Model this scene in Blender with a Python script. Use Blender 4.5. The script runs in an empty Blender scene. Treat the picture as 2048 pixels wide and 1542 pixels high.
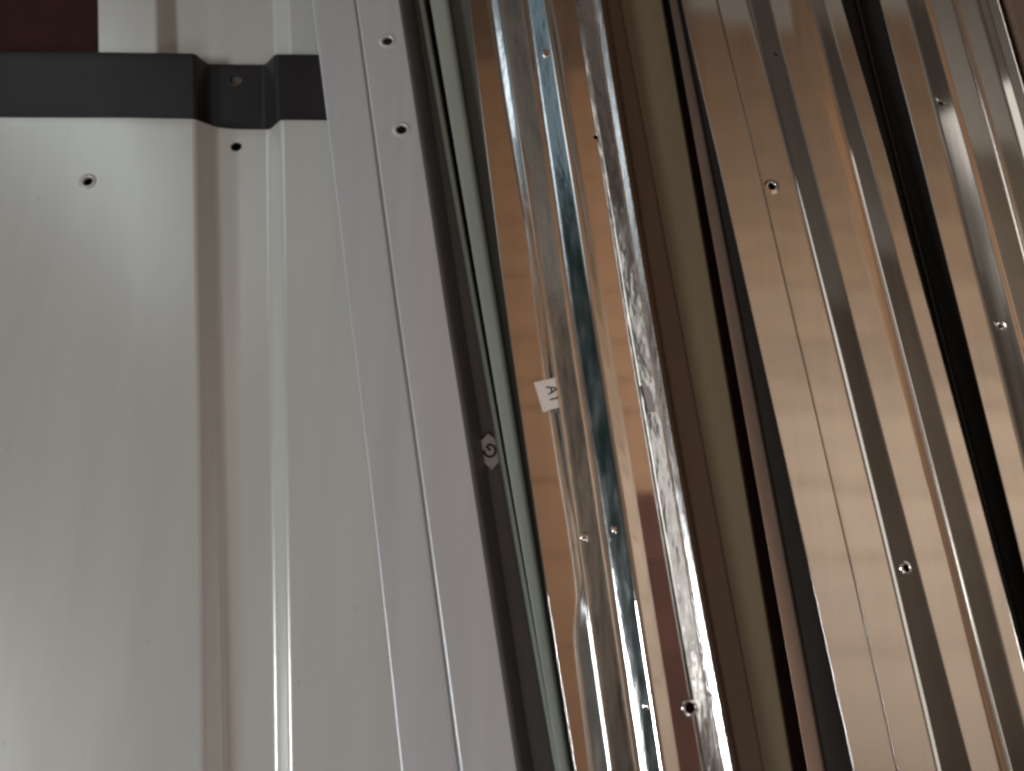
import bpy, bmesh, math, random
import numpy as np
from mathutils import Vector, Matrix, noise as mnoise
random.seed(7)
S = bpy.context.scene
COL = S.collection

# ------------------------------------------------------------------ camera
CAM_H, PITCH, FPX = 0.47, math.radians(16.2), 1540.0      # height above floor (m), forward pitch from nadir
cam_d = bpy.data.cameras.new("camera")
cam = bpy.data.objects.new("camera", cam_d); COL.objects.link(cam)
cam.location = (0, 0, CAM_H); cam.rotation_euler = (PITCH, 0, 0)
cam_d.sensor_width = 36; cam_d.lens = 36*FPX/2048
cam_d.clip_start = 0.01; cam_d.clip_end = 50
cam_d.dof.use_dof = True; cam_d.dof.focus_distance = 0.45; cam_d.dof.aperture_fstop = 5.0
S.camera = cam
S.render.filter_size = 2.0
S.cycles.filter_width = 2.7

# ------------------------------------------------------------------ world, lamps, exposure
W = bpy.data.worlds.new("World"); S.world = W; W.use_nodes = True
bg = W.node_tree.nodes["Background"]
bg.inputs[0].default_value = (0.095, 0.073, 0.061, 1); bg.inputs[1].default_value = 1.0
S.view_settings.view_transform = 'Standard'; S.view_settings.look = 'None'
S.view_settings.exposure = 0.0; S.view_settings.gamma = 1.0

def lamp(name, loc, target, sx, sy, power, color, spread=180):
    d = bpy.data.lights.new(name, 'AREA'); d.shape = 'RECTANGLE'; d.size = sx; d.size_y = sy
    d.energy = power; d.color = color; d.spread = math.radians(spread)
    o = bpy.data.objects.new(name, d); COL.objects.link(o); o.location = loc
    o.rotation_euler = (Vector(target)-Vector(loc)).to_track_quat('-Z', 'Y').to_euler()
    return o
lamp("window_light", (-0.85, 0.93, 1.12), (-0.1, 0.1, 0), 0.30, 0.8, 1.2, (0.78, 0.92, 1.0))
lamp("blue_reflection_light", (-1.9, 1.6, 0.95), (0.0, 0.8, 0.5), 1.5, 0.9, 1.1, (0.58, 0.78, 0.90))  # added unseen lamp, gives the steel groove its bluish reflection
lamp("front_fill_light", (0.05, -1.25, 1.1), (-0.05, 0.0, 0), 0.7, 0.5, 5.8, (0.92, 0.97, 1.0))  # added soft fill from behind the camera, brightens the sheets
lamp("far_left_added_light", (-2.6, -0.75, 1.95), (0.0, 0.05, 0), 0.8, 0.45, 7.5, (0.92, 0.97, 1.0), 70)  # unseen lamp added at far left: shades rib sides, whitens the steel lip
lamp("side_light", (1.7, 0.35, 0.70), (0.1, 0.3, 0.03), 1.9, 0.22, 1.0, (1.0, 0.95, 0.88))  # strip lamp added off-frame for highlights on right-facing steel
lamp("low_edge_highlight", (-1.6, 0.2, 0.26), (0.0, 0.1, 0.03), 1.6, 0.06, 0.22, (0.92, 0.97, 1.0))  # unseen low strip added for highlights along left-facing edges
lamp("added_board_uplight", (0.95, 0.35, 0.20), (0.65, 0.45, 1.2), 0.8, 1.2, 12.0, (1.0, 0.96, 0.90))  # unseen upward lamp, added to brighten the boards the steel mirrors

# ------------------------------------------------------------------ helpers
CP, SP = math.cos(PITCH), math.sin(PITCH)
def P(px, py, z):
    """point of the plane at height z that lies under photo pixel px, py"""
    dx, dy = (px-1024)/FPX, -(py-771)/FPX
    d = Vector((dx, dy*CP+SP, dy*SP-CP))
    t = (z-CAM_H)/d.z
    return Vector((0, 0, CAM_H)) + d*t

ST = (30, 390, 770, 1140, 1510)
def curve(xs, ys=ST, deg=2):
    c = np.polyfit(ys, xs, deg)
    return lambda y: float(np.polyval(c, y))
def piecewise(pts):
    ys = [p[1] for p in pts]; xs = [p[0] for p in pts]
    def f(y):
        if y <= ys[0]: return xs[0]+(y-ys[0])*(xs[1]-xs[0])/(ys[1]-ys[0])
        if y >= ys[-1]: return xs[-1]+(y-ys[-1])*(xs[-1]-xs[-2])/(ys[-1]-ys[-2])
        return float(np.interp(y, ys, xs))
    return f
def off(f, d): return (lambda y: f(y)+d) if not callable(d) else (lambda y: f(y)+d(y))
def mix(f, g, t): return lambda y: f(y)*(1-t)+g(y)*t

ROWS = np.linspace(-260, 1800, 90)
def rail3d(f, z):
    pts = []
    for r in ROWS:
        zz = z(r) if callable(z) else z
        pts.append(P(f(r), r, zz))
    return np.array([[p.x, p.y, p.z] for p in pts])

def fillet(poly, radii, seg):
    out = []
    n = len(poly)
    for i in range(n):
        p = poly[i]
        if i in (0, n-1) or radii[i] <= 0:
            out.append(p); continue
        a, b = poly[i-1]-p, poly[i+1]-p
        la, lb = np.linalg.norm(a), np.linalg.norm(b)
        r = min(radii[i], 0.45*la, 0.45*lb)
        A, B = p+a/la*r, p+b/lb*r
        for k in range(seg+1):
            t = k/seg
            out.append((1-t)**2*A+2*t*(1-t)*p+t*t*B)
    return out

def loft(name, rails, mats, parent=None, y0=None, y1=None, slant=0.0, thick=0.0007, seg=4,
         nst=70, face_mat=None, wob=None):
    """rails: (pixel curve, height, fillet radius). A sheet lofted along world Y from y0 to y1."""
    R3 = [rail3d(f, z) for f, z, r in rails]
    lo = max(r[:, 1].min() for r in R3)+0.001; hi = min(r[:, 1].max() for r in R3)-0.001
    if y0 is None: y0 = lo
    if y1 is None: y1 = hi
    bm = bmesh.new(); grid = []
    radii = [r for _, _, r in rails]
    for s in np.linspace(0, 1, nst):
        ring = []
        for r in R3:
            o = np.argsort(r[:, 1]); yy = r[o, 1]; xx = r[o, 0]; zz = r[o, 2]
            y = y0+(y1-y0)*s
            x = np.interp(y, yy, xx)
            y += slant*x
            y = min(max(y, lo), hi)
            ring.append(np.array([np.interp(y, yy, xx), y, np.interp(y, yy, zz)]))
        poly = fillet(ring, radii, seg)
        if wob:
            poly = [p+np.array(wob(p)) for p in poly]
        grid.append([bm.verts.new(p) for p in poly])
    # segment index of every column, for materials
    segs = []
    for i in range(len(rails)):
        segs += [i] if (i in (0, len(rails)-1) or radii[i] <= 0) else [i]*(seg+1)
    for a, b in zip(grid[:-1], grid[1:]):
        for k in range(len(a)-1):
            f = bm.faces.new((a[k], a[k+1], b[k+1], b[k])); f.smooth = True
            if face_mat:
                f.material_index = face_mat(segs[k])
    bm.normal_update()
    if sum(f.normal.z for f in bm.faces) < 0: bmesh.ops.reverse_faces(bm, faces=bm.faces)
    o = link(name, bm, mats, parent)
    m = o.modifiers.new("solid", 'SOLIDIFY'); m.thickness = thick; m.offset = -1
    return o

def link(name, bm, mats, parent=None, smooth=False):
    me = bpy.data.meshes.new(name); bm.to_mesh(me); bm.free()
    for m in (mats if isinstance(mats, (list, tuple)) else [mats]): me.materials.append(m)
    if smooth:
        for f in me.polygons: f.use_smooth = True
    o = bpy.data.objects.new(name, me); COL.objects.link(o)
    if parent: o.parent = parent
    return o

def finish(o, holes=()):
    """apply the sheet thickness, punch real holes, weight the normals"""
    cutters = []
    for (px, py, z, r) in holes:
        p = P(px, py, z); bm = bmesh.new()
        bmesh.ops.create_cone(bm, cap_ends=True, segments=28, radius1=r, radius2=r, depth=0.014)
        c = link("hole_cutter", bm, []); c.location = p; cutters.append(c)
        m = o.modifiers.new("hole", 'BOOLEAN'); m.operation = 'DIFFERENCE'; m.object = c; m.solver = 'EXACT'
    w = o.modifiers.new("normals", 'WEIGHTED_NORMAL'); w.mode = 'FACE_AREA'; w.weight = 80
    dg = bpy.context.evaluated_depsgraph_get(); dg.update()
    me = bpy.data.meshes.new_from_object(o.evaluated_get(dg), preserve_all_data_layers=True, depsgraph=dg)
    old = o.data; nm = old.name; o.modifiers.clear(); o.data = me; bpy.data.meshes.remove(old); me.name = nm
    for c in cutters:
        m = c.data; bpy.data.objects.remove(c); bpy.data.meshes.remove(m)

def tag(o, label, cat, group=None):
    o["label"] = label; o["category"] = cat; o["kind"] = "thing"
    if group: o["group"] = group
    return o

def lathe(name, prof, px, py, z, mat, parent, n=28, tilt=(0, 0)):
    """small turned piece (burr, dimple, rivet) standing on the sheet"""
    bm = bmesh.new(); rings = []
    for r, h in prof:
        rings.append([bm.verts.new((r*math.cos(2*math.pi*k/n), r*math.sin(2*math.pi*k/n), h)) for k in range(n)])
    for a, b in zip(rings[:-1], rings[1:]):
        for k in range(n): bm.faces.new((a[k], a[(k+1) % n], b[(k+1) % n], b[k]))
    if prof[-1][0] < 0.0004: bm.faces.new(rings[-1])
    bmesh.ops.recalc_face_normals(bm, faces=bm.faces)
    o = link(name, bm, mat, parent, smooth=True)
    o.location = P(px, py, z); o.rotation_euler = (tilt[0], tilt[1], 0)
    return o

# ------------------------------------------------------------------ materials
def material(name, color, rough, metal=0.0, spec=0.5, coat=0.0, coat_rough=0.1, var=0.06, nscale=(30, 3, 30),
             bump=0.0, bscale=(60, 60, 60), bdist=0.001, rvar=0.0, bump2=None, speck=0.0, sheen_col=None):
    m = bpy.data.materials.new(name); m.use_nodes = True
    nt = m.node_tree; b = nt.nodes["Principled BSDF"]; L = nt.links.new
    tc = nt.nodes.new("ShaderNodeTexCoord")
    def mapped(sc, rot=0.12):
        mp = nt.nodes.new("ShaderNodeMapping"); mp.inputs["Scale"].default_value = sc
        mp.inputs["Rotation"].default_value = (0, 0, rot)
        L(tc.outputs["Object"], mp.inputs[0]); return mp
    n = nt.nodes.new("ShaderNodeTexNoise"); n.inputs["Scale"].default_value = 1.0; n.inputs["Detail"].default_value = 5
    L(mapped(nscale).outputs[0], n.inputs["Vector"])
    r = nt.nodes.new("ShaderNodeValToRGB")
    c = color
    r.color_ramp.elements[0].color = (c[0]*(1-var), c[1]*(1-var), c[2]*(1-var), 1)
    r.color_ramp.elements[1].color = (min(1, c[0]*(1+var)), min(1, c[1]*(1+var)), min(1, c[2]*(1+var)), 1)
    r.color_ramp.elements[0].position = 0.35; r.color_ramp.elements[1].position = 0.65
    L(n.outputs["Fac"], r.inputs[0])
    out = r.outputs[0]
    if speck > 0:      # small scuffs and specks of dirt
        n2 = nt.nodes.new("ShaderNodeTexNoise"); n2.inputs["Scale"].default_value = 1; n2.inputs["Detail"].default_value = 2
        L(mapped((260, 130, 260)).outputs[0], n2.inputs["Vector"])
        r2 = nt.nodes.new("ShaderNodeValToRGB"); r2.color_ramp.elements[0].position = 0.72; r2.color_ramp.elements[1].position = 0.80
        r2.color_ramp.elements[0].color = (0, 0, 0, 1); r2.color_ramp.elements[1].color = (speck, speck, speck, 1)
        L(n2.outputs["Fac"], r2.inputs[0])
        mx = nt.nodes.new("ShaderNodeMixRGB"); mx.inputs[2].default_value = (c[0]*.45, c[1]*.42, c[2]*.4, 1)
        L(r2.outputs[0], mx.inputs[0]); L(out, mx.inputs[1]); out = mx.outputs[0]
    L(out, b.inputs["Base Color"])
    b.inputs["Metallic"].default_value = metal
    b.inputs["Specular IOR Level"].default_value = spec
    b.inputs["Coat Weight"].default_value = coat; b.inputs["Coat Roughness"].default_value = coat_rough
    if rvar > 0:
        mr = nt.nodes.new("ShaderNodeMapRange"); mr.inputs["From Min"].default_value = .3; mr.inputs["From Max"].default_value = .7
        mr.inputs["To Min"].default_value = max(0.02, rough-rvar); mr.inputs["To Max"].default_value = rough+rvar
        L(n.outputs["Fac"], mr.inputs[0]); L(mr.outputs[0], b.inputs["Roughness"])
    else: b.inputs["Roughness"].default_value = rough
    prev = None
    for spec_b in [(bump, bscale, bdist)] + ([bump2] if bump2 else []):
        if spec_b[0] <= 0: continue
        nb = nt.nodes.new("ShaderNodeTexNoise"); nb.inputs["Scale"].default_value = 1; nb.inputs["Detail"].default_value = 3
        L(mapped(spec_b[1]).outputs[0], nb.inputs["Vector"])
        bp = nt.nodes.new("ShaderNodeBump"); bp.inputs["Strength"].default_value = spec_b[0]; bp.inputs["Distance"].default_value = spec_b[2]
        L(nb.outputs["Fac"], bp.inputs["Height"])
        if prev: L(prev, bp.inputs["Normal"])
        prev = bp.outputs[0]
    if prev: L(prev, b.inputs["Normal"])
    return m

M_cream = material("cream_paint", (0.535, 0.525, 0.49), 0.27, metal=0.24, spec=0.5, coat=0.15, coat_rough=0.15, var=0.025, nscale=(60, 4, 60), bump=0.10, bscale=(900, 900, 900), bdist=0.0002, speck=0.3, bump2=(.12, (14, 4, 14), .004))
M_char = material("charcoal_paint", (0.019, 0.0165, 0.0165), 0.38, spec=0.28, var=0.15, nscale=(30, 8, 30), bump=0.12, bscale=(700, 700, 700), bdist=0.0002)
M_purple = material("mauve_grey_paint", (0.53, 0.53, 0.54), 0.34, metal=0.35, spec=0.5, var=0.035, nscale=(120, 3, 120), bump=0.1, bscale=(800, 800, 800), bdist=0.0002, speck=0.15, bump2=(.10, (20, 5, 20), .003))
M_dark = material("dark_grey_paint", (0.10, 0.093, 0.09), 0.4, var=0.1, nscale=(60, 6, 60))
M_sage = material("sage_paint", (0.28, 0.305, 0.26), 0.38, var=0.05, nscale=(100, 4, 100), bump=0.08, bscale=(800, 800, 800), bdist=0.0002)
M_brown = material("dark_brown_paint_and_shade", (0.125, 0.080, 0.054), 0.45, var=0.08, nscale=(60, 4, 60), bump=0.08, bscale=(700, 700, 700), bdist=0.0002)  # paint of the corner trim; also imitates shade beside the olive trim
M_greygreen = material("grey_green_paint", (0.105, 0.10, 0.08), 0.45, var=0.08, nscale=(60, 4, 60))
M_olive = material("olive_brown_paint", (0.145, 0.112, 0.068), 0.42, var=0.06, nscale=(60, 4, 60), bump=0.08, bscale=(700, 700, 700), bdist=0.0002)
M_steel = material("bright_steel", (0.78, 0.74, 0.70), 0.06, metal=1, var=0.03, nscale=(200, 5, 200), rvar=0.015, bump=0.06, bscale=(40, 9, 40), bdist=0.0012)
M_steel2 = material("soft_bright_steel", (0.79, 0.755, 0.71), 0.085, metal=1, speck=.2, var=0.03, nscale=(200, 5, 200), rvar=0.012, bump=0.04, bscale=(40, 7, 40), bdist=0.0015)
M_wrinkle = material("wrinkled_galvanised_steel", (0.74, 0.75, 0.75), 0.17, metal=1, var=0.08, nscale=(150, 60, 150), rvar=0.05, bump=0.22, bscale=(90, 45, 90), bdist=0.003)
M_groove = material("smeared_steel", (0.74, 0.74, 0.74), 0.14, metal=1, var=0.06, nscale=(150, 40, 150), rvar=0.05, bump=0.20, bscale=(100, 32, 100), bdist=0.002)
M_edge = material("striated_edge_steel", (0.76, 0.75, 0.74), 0.22, metal=1, var=0.25, nscale=(1500, 12, 1500), rvar=0.06, bump=0.4, bscale=(1200, 14, 1200), bdist=0.0006)
M_side_shade = material("gap_side_shade", (0.035, 0.031, 0.029), 0.5, var=0.1)  # shade of the gaps painted on the steel profiles' left sides
M_gap = material("dark_edge_and_gap_shade", (0.036, 0.029, 0.025), 0.6, spec=0.2, var=0.12, nscale=(60, 6, 60))  # shade between profiles put into colour; also the thin gap edge
M_mauve = material("brown_mauve_metal", (0.42, 0.29, 0.22), 0.35, metal=0.7, var=0.08, nscale=(100, 10, 100), bump=0.2, bscale=(300, 200, 300), bdist=0.0005)
M_floor = material("dark_red_brown_floor", (0.036, 0.012, 0.009), 0.75, spec=0.15, var=0.15, nscale=(60, 60, 60), bump=0.15, bscale=(500, 500, 500), bdist=0.001)
M_paper = material("white_paper", (0.68, 0.60, 0.54), 0.6, var=0.03, nscale=(90, 90, 90), bump=0.1, bscale=(400, 400, 400), bdist=0.0005)
M_tape = material("grey_paper", (0.40, 0.365, 0.345), 0.5, var=0.06, nscale=(200, 200, 200))
M_ink = material("black_ink", (0.012, 0.009, 0.008), 0.55, var=0.1)

def wood(name, c1, c2):
    m = bpy.data.materials.new(name); m.use_nodes = True; nt = m.node_tree; L = nt.links.new
    b = nt.nodes["Principled BSDF"]; tc = nt.nodes.new("ShaderNodeTexCoord")
    mp = nt.nodes.new("ShaderNodeMapping"); mp.inputs["Scale"].default_value = (1.0, 7, 4)
    L(tc.outputs["Object"], mp.inputs[0])
    n = nt.nodes.new("ShaderNodeTexNoise"); n.inputs["Scale"].default_value = 1.6; n.inputs["Detail"].default_value = 6; n.inputs["Distortion"].default_value = 2.6
    L(mp.outputs[0], n.inputs["Vector"])
    r = nt.nodes.new("ShaderNodeValToRGB"); r.color_ramp.elements[0].color = (*c1, 1); r.color_ramp.elements[1].color = (*c2, 1)
    r.color_ramp.elements[0].position = .32; r.color_ramp.elements[1].position = .68
    L(n.outputs["Fac"], r.inputs[0]); L(r.outputs[0], b.inputs["Base Color"]); b.inputs["Roughness"].default_value = .6
    return m
W_orange = wood("orange_wood", (0.50, 0.285, 0.165), (0.58, 0.34, 0.20))
W_tan = wood("tan_wood", (0.31, 0.20, 0.125), (0.48, 0.315, 0.21))
W_brown = wood("brown_wood", (0.26, 0.165, 0.105), (0.39, 0.25, 0.165))
W_seam = wood("seam_wood", (0.22, 0.13, 0.085), (0.27, 0.165, 0.11))
W_dark = wood("dark_wood", (0.20, 0.16, 0.13), (0.25, 0.20, 0.16))
W_pale = wood("pale_wood", (0.70, 0.54, 0.43), (0.75, 0.59, 0.47))
W_grey = wood("pale_grey_board", (0.52, 0.49, 0.45), (0.58, 0.55, 0.51))
M_teal = material("added_panel_teal", (0.05, 0.12, 0.125), 0.8, var=0.2, nscale=(3, 3, 8))
M_red = material("added_red_board", (0.155, 0.068, 0.055), 0.8, var=0.2, nscale=(5, 5, 5))

# ------------------------------------------------------------------ setting: floor, and the boards overhead that the bright steel mirrors
bm = bmesh.new(); bmesh.ops.create_grid(bm, x_segments=2, y_segments=2, size=3.0)
floor = link("floor", bm, M_floor); floor["kind"] = "structure"

def box(name, x0, x1, y0, y1, z0, z1, mat, parent=None):
    bm = bmesh.new(); bmesh.ops.create_cube(bm, size=1)
    bmesh.ops.scale(bm, vec=(x1-x0, y1-y0, z1-z0), verts=bm.verts)
    bmesh.ops.bevel(bm, geom=bm.edges[:], offset=0.003, segments=1, affect='EDGES')
    o = link(name, bm, mat, parent); o.location = ((x0+x1)/2, (y0+y1)/2, (z0+z1)/2)
    return o
ceil = bpy.data.objects.new("ceiling", None); COL.objects.link(ceil); ceil["kind"] = "structure"
CZ = 1.2
edges = [-1.0, -0.6, -0.3, -0.08, 0.10, 0.24, 0.41, 0.475, 0.56, 0.70, 0.84, 0.98, 1.12, 1.26, 1.42, 1.60, 1.8, 2.1, 2.4]
for i, (a, b) in enumerate(zip(edges[:-1], edges[1:])):
    mid = (a+b)/2
    ml = W_brown if mid > 1.2 else (W_dark if 0.475 <= mid <= 0.50 else W_orange)
    t = min(1, max(0, (0.80-mid)/0.85)); t2 = min(1, max(0, (mid-0.8)/0.5)); jit = 1+random.uniform(-.06, .06)  # light gradient put into board colour: paler toward the camera
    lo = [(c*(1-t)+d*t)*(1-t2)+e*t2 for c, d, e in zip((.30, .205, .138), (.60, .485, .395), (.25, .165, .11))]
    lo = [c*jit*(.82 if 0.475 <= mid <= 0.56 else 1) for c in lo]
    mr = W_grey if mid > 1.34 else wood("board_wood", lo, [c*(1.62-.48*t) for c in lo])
    box("plank", -0.72, -0.225, a+.001, b-.001, CZ, CZ+.02, W_grey, ceil)  # outer grey and dark boards added to tone the steel's reflections
    box("plank", -0.22, 0.215, a+.001, b-.001, CZ, CZ+.02, ml, ceil)
    box("plank", 0.22, 0.435, a+.001, b-.001, CZ, CZ+.02, M_red if mid < 0.2 else ml, ceil)  # red boards added overhead to give the steel a red reflection
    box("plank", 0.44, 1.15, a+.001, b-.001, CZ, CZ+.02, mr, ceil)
    box("plank", 1.155, 2.6, a+.001, b-.001, CZ, CZ+.02, W_dark if mid < 1.1 else W_grey, ceil)  # outer dark and grey boards, also added to tone the steel's reflections

added_teal_panel = box("added_teal_panel", -2.15, -2.10, -0.9, 2.8, 0.0, 1.35, M_teal); added_teal_panel["kind"] = "structure"  # off-frame panel added so the steel groove mirrors dark teal

def wobble(p):
    """the small waviness of thin folded sheet"""
    v = mnoise.noise(Vector((p[0]*25, p[1]*14, 0)))*.00025
    u = mnoise.noise(Vector((p[0]*4, p[1]*9, 7)))*.0004
    return (u, 0, v)

# ------------------------------------------------------------------ left: wide ribbed panels
def Yat(px, py, z): return P(px, py, z).y
BIG = 0.0015
def trough(x0, sl, zf, zt, w=(0, 42, 145, 172), dz=0.0):
    c0 = lambda y: x0+w[0]+sl*y; c1 = lambda y: x0+w[1]+sl*y
    c2 = lambda y: x0+w[2]+sl*y; c3 = lambda y: x0+w[3]+sl*y
    return [(c0, zf, .002), (c1, zt+dz, .002)] + ([(mix(c1, c2, .34), zt, .003)] if dz else []) + [(c2, zt, .003), (c3, zf, .0025)]
HOLES = "hole rims"
def dimple(o, px, py, z, r, mat, h=0.0007, wide=1.9, tilt=(0, 0), name="hole_rim"):
    return lathe(name, [(r*wide, -0.0002), (r*1.45, h*.35), (r*1.15, h), (r*1.0, h*.9), (r*.93, 0), (r*.9, -0.0012)], px, py, z, mat, o, tilt=tilt)

# rear cream panel, lowest of the three
z0 = 0.011
up = loft("ribbed_sheet", [(lambda y: 196+.012*y, z0, 0), (lambda y: 200+.012*y, z0, .001)]
          + trough(313, .03, z0, z0-.010, (0, 32, 238, 262), .0012) + [(lambda y: 800, z0, 0)], M_cream,
          y0=Yat(400, 300, z0), y1=Yat(400, -230, z0))
finish(up)
tag(up, "cream ribbed metal panel at the top, poking out behind the charcoal panel end", "metal panel", "ribbed metal panels")
# charcoal panel in the middle
z1 = 0.0165
ch = loft("ribbed_sheet", [(lambda y: -500, z1-.006, 0), (lambda y: 115, z1-.0006, .01), (lambda y: 205, z1+.0004, .02), (lambda y: 268, z1, .004)]
          + trough(388, .015, z1, z1-.011, (0, 26, 140, 161)) + [(lambda y: 800, z1, 0)], M_char,
          y0=Yat(300, 440, z1), y1=Yat(300, 113, z1), slant=-.012, nst=24)
finish(ch, [(472, 161, z1-.011, .0040)])
tag(ch, "charcoal ribbed metal panel showing as a dark band between two cream panels", "metal panel", "ribbed metal panels")
# front cream panel
z2 = 0.0225
fr = loft("ribbed_sheet", [(lambda y: -500, z2-.002, 0), (lambda y: 120, z2, .01), (lambda y: 267, z2+.0007, .006)]
          + trough(386, .0135, z2, z2-.011, (0, 44, 150, 172), .0020) + [(lambda y: 655+.03*y, z2+.0003, .02), (lambda y: 800+.15*y, z2-.003, 0)], M_cream,
          y1=Yat(300, 245, z2), slant=-.012, nst=60)
finish(fr, [(472, 293, z2-.011, .0038), (176, 363, z2+.0003, .0034)])
tag(fr, "wide cream ribbed metal panel in front of the charcoal band, with two screw holes", "metal panel", "ribbed metal panels")
dimple(fr, 176, 363, z2+.0003, .0034, M_cream, h=.0008)
lathe("hole_rim", [(.0044, -.0001), (.0040, .0003), (.0038, .0001), (.0036, -.001)], 472, 293, z2-.011, M_cream, fr)
lathe("hole_rim", [(.0048, -.0001), (.0044, .0003), (.0041, .0001), (.0039, -.0008)], 472, 161, z1-.011, M_char, ch)

# ------------------------------------------------------------------ mauve-grey trim
L0 = curve([626, 668, 714.5, 759, 796]); L1 = curve([716, 767, 819, 867, 919])
L2 = curve([808, 868, 923, 980, 1040]); L3 = curve([844, 909, 974, 1040, 1107])
gw = lambda y: -2.5-5*max(0, y)/1542
zt = 0.044
tr = loft("edge_profile", [(off(L0, 14), zt-.016, 0), (off(L0, 3), zt-.003, .0012), (off(L0, 2), zt, .0012), (off(L1, lambda y: gw(y)-3), zt, .0006),
                        (off(L1, lambda y: gw(y)*.5), zt-.0025, .0004), (L1, zt+.0002, .0012), (off(L2, 0), zt-.0002, .0028), (off(L2, 17), zt-.013, .001), (off(L2, 23), zt-.018, 0)],
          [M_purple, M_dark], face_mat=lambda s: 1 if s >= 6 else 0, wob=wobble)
finish(tr, [(775, 82, zt, .0036), (803, 259, zt, .0036)])
tag(tr, "mauve-grey painted metal trim with a lengthwise fold and two punched holes near its top", "metal trim", "long metal trims")
for (x, y) in ((775, 82), (803, 259)): dimple(tr, x, y, zt, .0036, M_purple, h=.0006, wide=1.9)

# dark grey channel side carrying the letter sticker
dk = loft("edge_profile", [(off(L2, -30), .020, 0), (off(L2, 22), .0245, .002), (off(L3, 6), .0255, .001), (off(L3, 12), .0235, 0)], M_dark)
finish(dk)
tag(dk, "dark grey metal trim under the mauve one, carrying a small pointed sticker lettered G", "metal trim", "long metal trims")

# sage green pair
L4 = curve([866, 926, 990, 1052, 1114]); L5 = curve([896, 966, 1015, 1071, 1138])
sg1 = loft("edge_profile", [(off(L3, -4), .0285, 0), (off(L3, -1), .0305, .0006), (off(L3, 7), .0305, .0006), (off(L3, 10), .026, 0)], M_sage)
finish(sg1)
tag(sg1, "thin sage green metal trim showing only its narrow edge beside the dark trim", "metal trim", "long metal trims")
M0 = curve([940, 986, 1029, 1090, 1145], deg=3)
sg2 = loft("edge_profile", [(off(L4, 3), .027, 0), (off(L4, -1), .0335, .0006), (off(L4, 6), .0335, .001), (mix(L4, L5, .8), .033, .002),
                         (off(L5, 2), .0315, .0015), (off(L5, 4), .022, 0)], M_sage)
finish(sg2)
tag(sg2, "sage green metal trim, the wider of the two, tucked under the bright steel profile", "metal trim", "long metal trims")

gg = loft("edge_profile", [(off(L5, -8), .020, 0), (off(L5, 4), .0245, .001), (off(M0, 12), .0255, .002), (off(M0, 50), .025, 0)], M_greygreen)
finish(gg)
tag(gg, "dull grey green metal trim between the wide sage trim and the overhanging bright steel edge", "metal trim", "long metal trims")

# ------------------------------------------------------------------ bright steel profile in the middle
M1 = piecewise([(972, -260), (978, 0), (1008, 200), (1040, 385), (1056, 470), (1068, 560), (1084, 680), (1098, 800), (1118, 930), (1138, 1050), (1152, 1140), (1157, 1200), (1151, 1275), (1160, 1350), (1181, 1515), (1210, 1800)])
M2 = curve([1003, 1056, 1110, 1168, 1217]); M3 = curve([1052, 1103, 1160, 1216, 1270]); M4 = curve([1094, 1160, 1208, 1267, 1326])
M5 = curve([1111, 1174, 1236, 1295, 1354]); M6 = curve([1158, 1213, 1277, 1337, 1403]); M7 = curve([1186, 1250, 1310, 1372, 1432]); M8 = curve([1208, 1267, 1330, 1392, 1464])
zm = .052
M1s = lambda y: min(M1(y), M2(y)-6)
st = loft("steel_profile", [(off(M0, 2), zm-.0025, 0), (M0, zm, .0006), (off(M1s, -2), zm+.0003, .0012), (off(M1s, 2), zm-.0026, .001), (off(M2, -3), zm-.0003, .0008), (M2, zm+.0008, .0008), (off(M2, 8), zm, .0012),
                            (off(M3, -2), zm-.0050, .0022), (off(M3, 9), zm-.0046, .0018), (off(M4, -2), zm+.0042, .0022), (off(M5, -6), zm+.0024, .001), (M5, zm+.0021, .001),
                            (off(M6, -2), zm+.0017, .0004), (off(M6, 5), zm-.0008, .0006), (M7, zm-.0056, .0012), (off(M7, 3), zm-.0067, .0005), (off(M7, 6), zm-.0062, .0005), (off(M7, 9), zm-.0071, .0004), (off(M8, -19), zm-.0070, .0006),
                            (off(M8, -2), zm-.0044, .0009), (off(M8, -4), zm-.03, 0)],
          [M_steel, M_groove, M_wrinkle, M_edge], face_mat=lambda s: 1 if 6 <= s <= 8 or 3 <= s <= 4 else (2 if 12 <= s <= 13 else (3 if s >= 14 else 0)), wob=wobble, nst=120)
finish(st, [(1379, 1415, zm-.001, .0028), (1191, 279, zm-.001, .0016)])
tag(st, "bright mirror steel profile with a wrinkled edge and a white sticker lettered A1", "steel profile", "bright steel profiles")
def rivet(o, px, py, z, r, mat, h=.001): return lathe("rivet", [(r*1.4, -.0003), (r, h*.3), (r*.85, h), (r*.45, h*1.15), (.0003, h*1.2)], px, py, z, mat, o)
rivet(st, 1168, 1074, zm-.0008, .0022, M_steel); rivet(st, 1231, 1060, zm-.0012, .0021, M_steel); rivet(st, 1300, 1411, zm+.0012, .0024, M_steel)
lathe("dent", [(.0030, -.0004), (.0024, .00025), (.0014, .0002), (.0003, -.0001)], 1094, 106, zm+.0022, M_groove, st)
dimple(st, 1379, 1415, zm+.0019, .0028, M_steel, h=.0006, wide=1.5)

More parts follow.
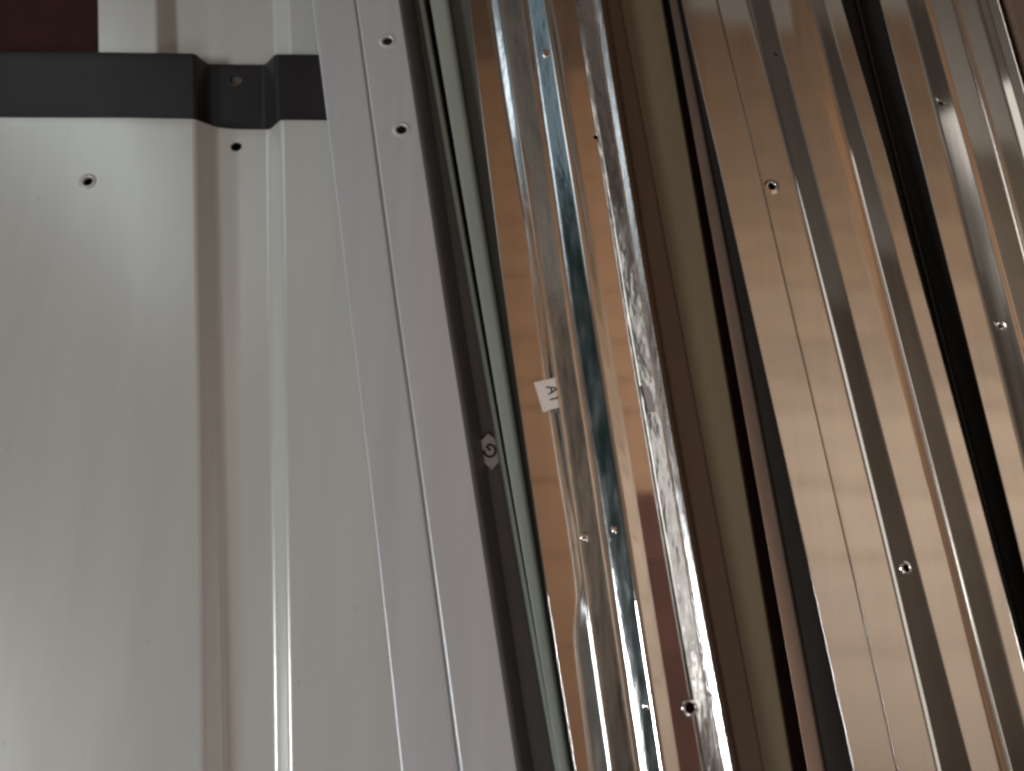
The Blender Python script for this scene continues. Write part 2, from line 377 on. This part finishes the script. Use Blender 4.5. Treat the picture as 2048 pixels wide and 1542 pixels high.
# ------------------------------------------------------------------ olive brown trim
R1 = curve([1263, 1333, 1400, 1472, 1540]); R2 = curve([1328, 1390, 1453, 1519, 1578]); R3 = curve([1345, 1407, 1477, 1547, 1608])
R4 = curve([1360, 1430, 1504, 1574, 1642]); R5 = curve([1371, 1449, 1536, 1623, 1699])
br = loft("edge_profile", [(off(M8, -25), .022, 0), (off(M8, 6), .0235, .002), (off(M8, 12), .0265, .001), (off(R1, -16), .0268, .001), (off(R1, -2), .0262, 0)], M_brown)  # brown strip stands in for the steel profile's shade on the olive trim
finish(br)
tag(br, "dark brown strip standing in for shade between the sticker steel profile and the olive trim", "metal trim", "long metal trims")
ol = loft("edge_profile", [(off(R1, -15), .0272, 0), (off(R1, -18), .0285, .0008), (mix(R1, R2, .5), .0288, .002), (R2, .0290, .0008), (off(R2, 3), .024, 0)], M_olive)
finish(ol)
tag(ol, "olive brown painted metal trim between the dark brown shade strip and a dark gap", "metal trim", "long metal trims")

# ------------------------------------------------------------------ right bright steel profile
R6 = curve([1441, 1528, 1617, 1706, 1786]); R7 = curve([1508, 1604, 1697, 1788, 1875]); R8 = curve([1544, 1640, 1735, 1837, 1930])
R9 = curve([1587, 1693, 1803, 1901, 1990]); R10 = curve([1625, 1723, 1820, 1913, 2011]); R11 = curve([1657, 1761, 1871, 1964, 2064]); R12 = curve([1693, 1795, 1901, 2000, 2095])
zr = .050
rt = loft("steel_profile", [(off(R3, 2), .021, 0), (R3, .0235, .0006), (R4, .0235, .001), (off(R4, 4), .0215, .001), (off(R5, 45), .0205, 0)], [M_mauve, M_gap], face_mat=lambda s: 1 if s >= 3 else 0)  # faces right of the brown strip coloured dark in place of gap shade
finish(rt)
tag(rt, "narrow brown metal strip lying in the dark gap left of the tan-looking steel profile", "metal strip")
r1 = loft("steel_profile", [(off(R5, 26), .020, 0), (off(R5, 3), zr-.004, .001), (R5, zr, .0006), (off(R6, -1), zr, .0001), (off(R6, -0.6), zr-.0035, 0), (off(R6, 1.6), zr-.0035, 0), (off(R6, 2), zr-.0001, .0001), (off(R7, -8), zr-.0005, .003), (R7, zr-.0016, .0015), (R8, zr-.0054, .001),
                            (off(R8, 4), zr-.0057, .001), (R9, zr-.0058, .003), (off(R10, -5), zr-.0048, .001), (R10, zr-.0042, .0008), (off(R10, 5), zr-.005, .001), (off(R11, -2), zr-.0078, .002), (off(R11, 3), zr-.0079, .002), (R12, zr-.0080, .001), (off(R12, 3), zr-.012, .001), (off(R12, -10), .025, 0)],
          [M_steel2, M_side_shade], face_mat=lambda s: 1 if s < 1 else 0, nst=120, wob=wobble)  # left side coloured black to imitate shade in the gap
finish(r1, [(1543, 373, zr, .0026), (1811, 1136, zr-.0035, .0022), (1553, 106, zr-.003, .0014)])
tag(r1, "tan-looking bright steel profile with two flat faces, holes and a long lengthwise seam", "steel profile", "bright steel profiles")
dimple(r1, 1543, 373, zr, .0026, M_steel2, h=.0005, wide=2.0)
dimple(r1, 1811, 1136, zr-.0030, .0022, M_steel, h=.0010, wide=1.6, tilt=(0, .2))

# ------------------------------------------------------------------ far right steel profile
R13 = curve([1722, 1811, 1908, 2006, 2100]); R14 = curve([1767, 1862, 1956, 2045, 2140]); R15 = curve([1820, 1918, 2009, 2100, 2195]); R16 = curve([1858, 1960, 2060, 2155, 2250])
R17 = curve([1918, 2019, 2120, 2215, 2310]); R18 = curve([1964, 2066, 2168, 2265, 2360]); R19 = curve([1983, 2086, 2188, 2285, 2380]); R20 = off(R19, 22)
q = loft("steel_profile", [(off(R14, -2), .020, 0), (off(R14, -2), .0475, .001), (R14, .050, .0006), (R15, .050, .002), (R16, .0462, .001), (off(R16, 8), .0470, .001), (off(R17, -5), .0462, .002),
                           (R17, .0452, .001), (off(R17, 6), .0462, .001), (R18, .0456, .002), (R19, .0436, .001), (R20, .0432, .001), (off(R20, 2), .02, 0)], [M_steel2, M_side_shade], face_mat=lambda s: 1 if s < 1 else 0, nst=100, wob=wobble)  # black left side paints the gap's shade onto the steel
finish(q, [(1880, 206, .048, .0020), (2000, 652, .048, .0020)])
tag(q, "rightmost bright steel profile, past the black gap, reddish with pale grey faces at the top", "steel profile", "bright steel profiles")
dimple(q, 1880, 206, .0478, .0020, M_steel2, h=.0003); dimple(q, 2000, 652, .0478, .0020, M_steel2, h=.0004)

ln = loft("edge_profile", [(off(R12, -30), .021, 0), (off(R13, -7), .0225, .001), (off(R13, -2), .0285, .0004), (off(R13, 3), .0287, .0006), (off(R13, 7), .0225, .001), (off(R14, 25), .021, 0)], M_gap)  # thin edge, plus a dark base strip that paints the gap's shade
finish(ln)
tag(ln, "thin dark metal edge on a dark shade strip in the gap between the two right steel profiles", "metal trim", "long metal trims")
fq = loft("edge_profile", [(off(R20, -6), .020, 0), (off(R20, 8), .036, .001), (off(R20, 26), .040, .001), (off(R20, 400), .040, 0)], M_brown)
finish(fq)
tag(fq, "very dark brown metal trim cut off by the top right corner of the picture", "metal trim", "long metal trims")

# ------------------------------------------------------------------ stickers
def sticker(parent, corners, z, mat, th=.00018):
    bm = bmesh.new(); zs = z if isinstance(z, (list, tuple)) else [z]*len(corners)
    v = [bm.verts.new(P(x, y, zz)) for (x, y), zz in zip(corners, zs)]
    f = bm.faces.new(v); bm.normal_update()
    if f.normal.z < 0: bmesh.ops.reverse_faces(bm, faces=[f])
    r = bmesh.ops.extrude_face_region(bm, geom=[f])
    bmesh.ops.translate(bm, vec=(0, 0, th), verts=[g for g in r["geom"] if isinstance(g, bmesh.types.BMVert)])
    bmesh.ops.recalc_face_normals(bm, faces=bm.faces)
    return link("sticker", bm, mat, parent)
def stroke(parent, paths, z, w, name="letter"):
    """pen strokes as flat ribbons"""
    bm = bmesh.new()
    for k, path in enumerate(paths):
        pts = [P(x, y, z+k*.00002) for x, y in path]; prev = None
        for i, p in enumerate(pts):
            t = (pts[min(i+1, len(pts)-1)]-pts[max(i-1, 0)]).normalized(); n = Vector((-t.y, t.x, 0))*w/2
            e = -t*w*.4 if i == 0 else (t*w*.4 if i == len(pts)-1 else Vector())
            a, b = bm.verts.new(p+n+e), bm.verts.new(p-n+e)
            if prev: bm.faces.new((prev[0], prev[1], b, a))
            prev = (a, b)
    bmesh.ops.recalc_face_normals(bm, faces=bm.faces)
    return link(name, bm, M_ink, parent)
s = sticker(st, [(1068, 765), (1098, 758.5), (1110, 755), (1112, 772), (1118, 815), (1104, 819), (1086, 825)], zm+.00045, M_paper)
def A(x, y): return (1040+x/12.85, 730+y/12.85)
stroke(s, [[A(680, 570), A(800, 578), A(890, 585), A(935, 612)], [A(740, 745), A(830, 700), A(935, 625)], [A(795, 585), A(820, 690)]], zm+.00068, .00095)
stroke(s, [[A(780, 890), A(880, 865), A(960, 845)], [A(960, 845), A(965, 815)]], zm+.00068, .00095, "numeral")
def G(x, y): return (930+x/12.85, 840+y/12.85)
zg = .0272
s2 = sticker(dk, [G(590, 350), G(800, 510), G(900, 1030), G(690, 1285), G(460, 1060), G(395, 560)], zg, M_tape)
arc = [G(640+145*math.cos(a), 790+155*math.sin(a)) for a in np.linspace(math.pi*0.98, -math.pi*.62, 24)]
stroke(s2, [arc, [G(560, 690), G(640, 765)]], zg+.00022, .0015)
sticker(st, [(1284, 769), (1303, 783), (1312, 824), (1296, 822)], [zm-.0006, zm-.0038, zm-.0044, zm-.0012], M_tape)
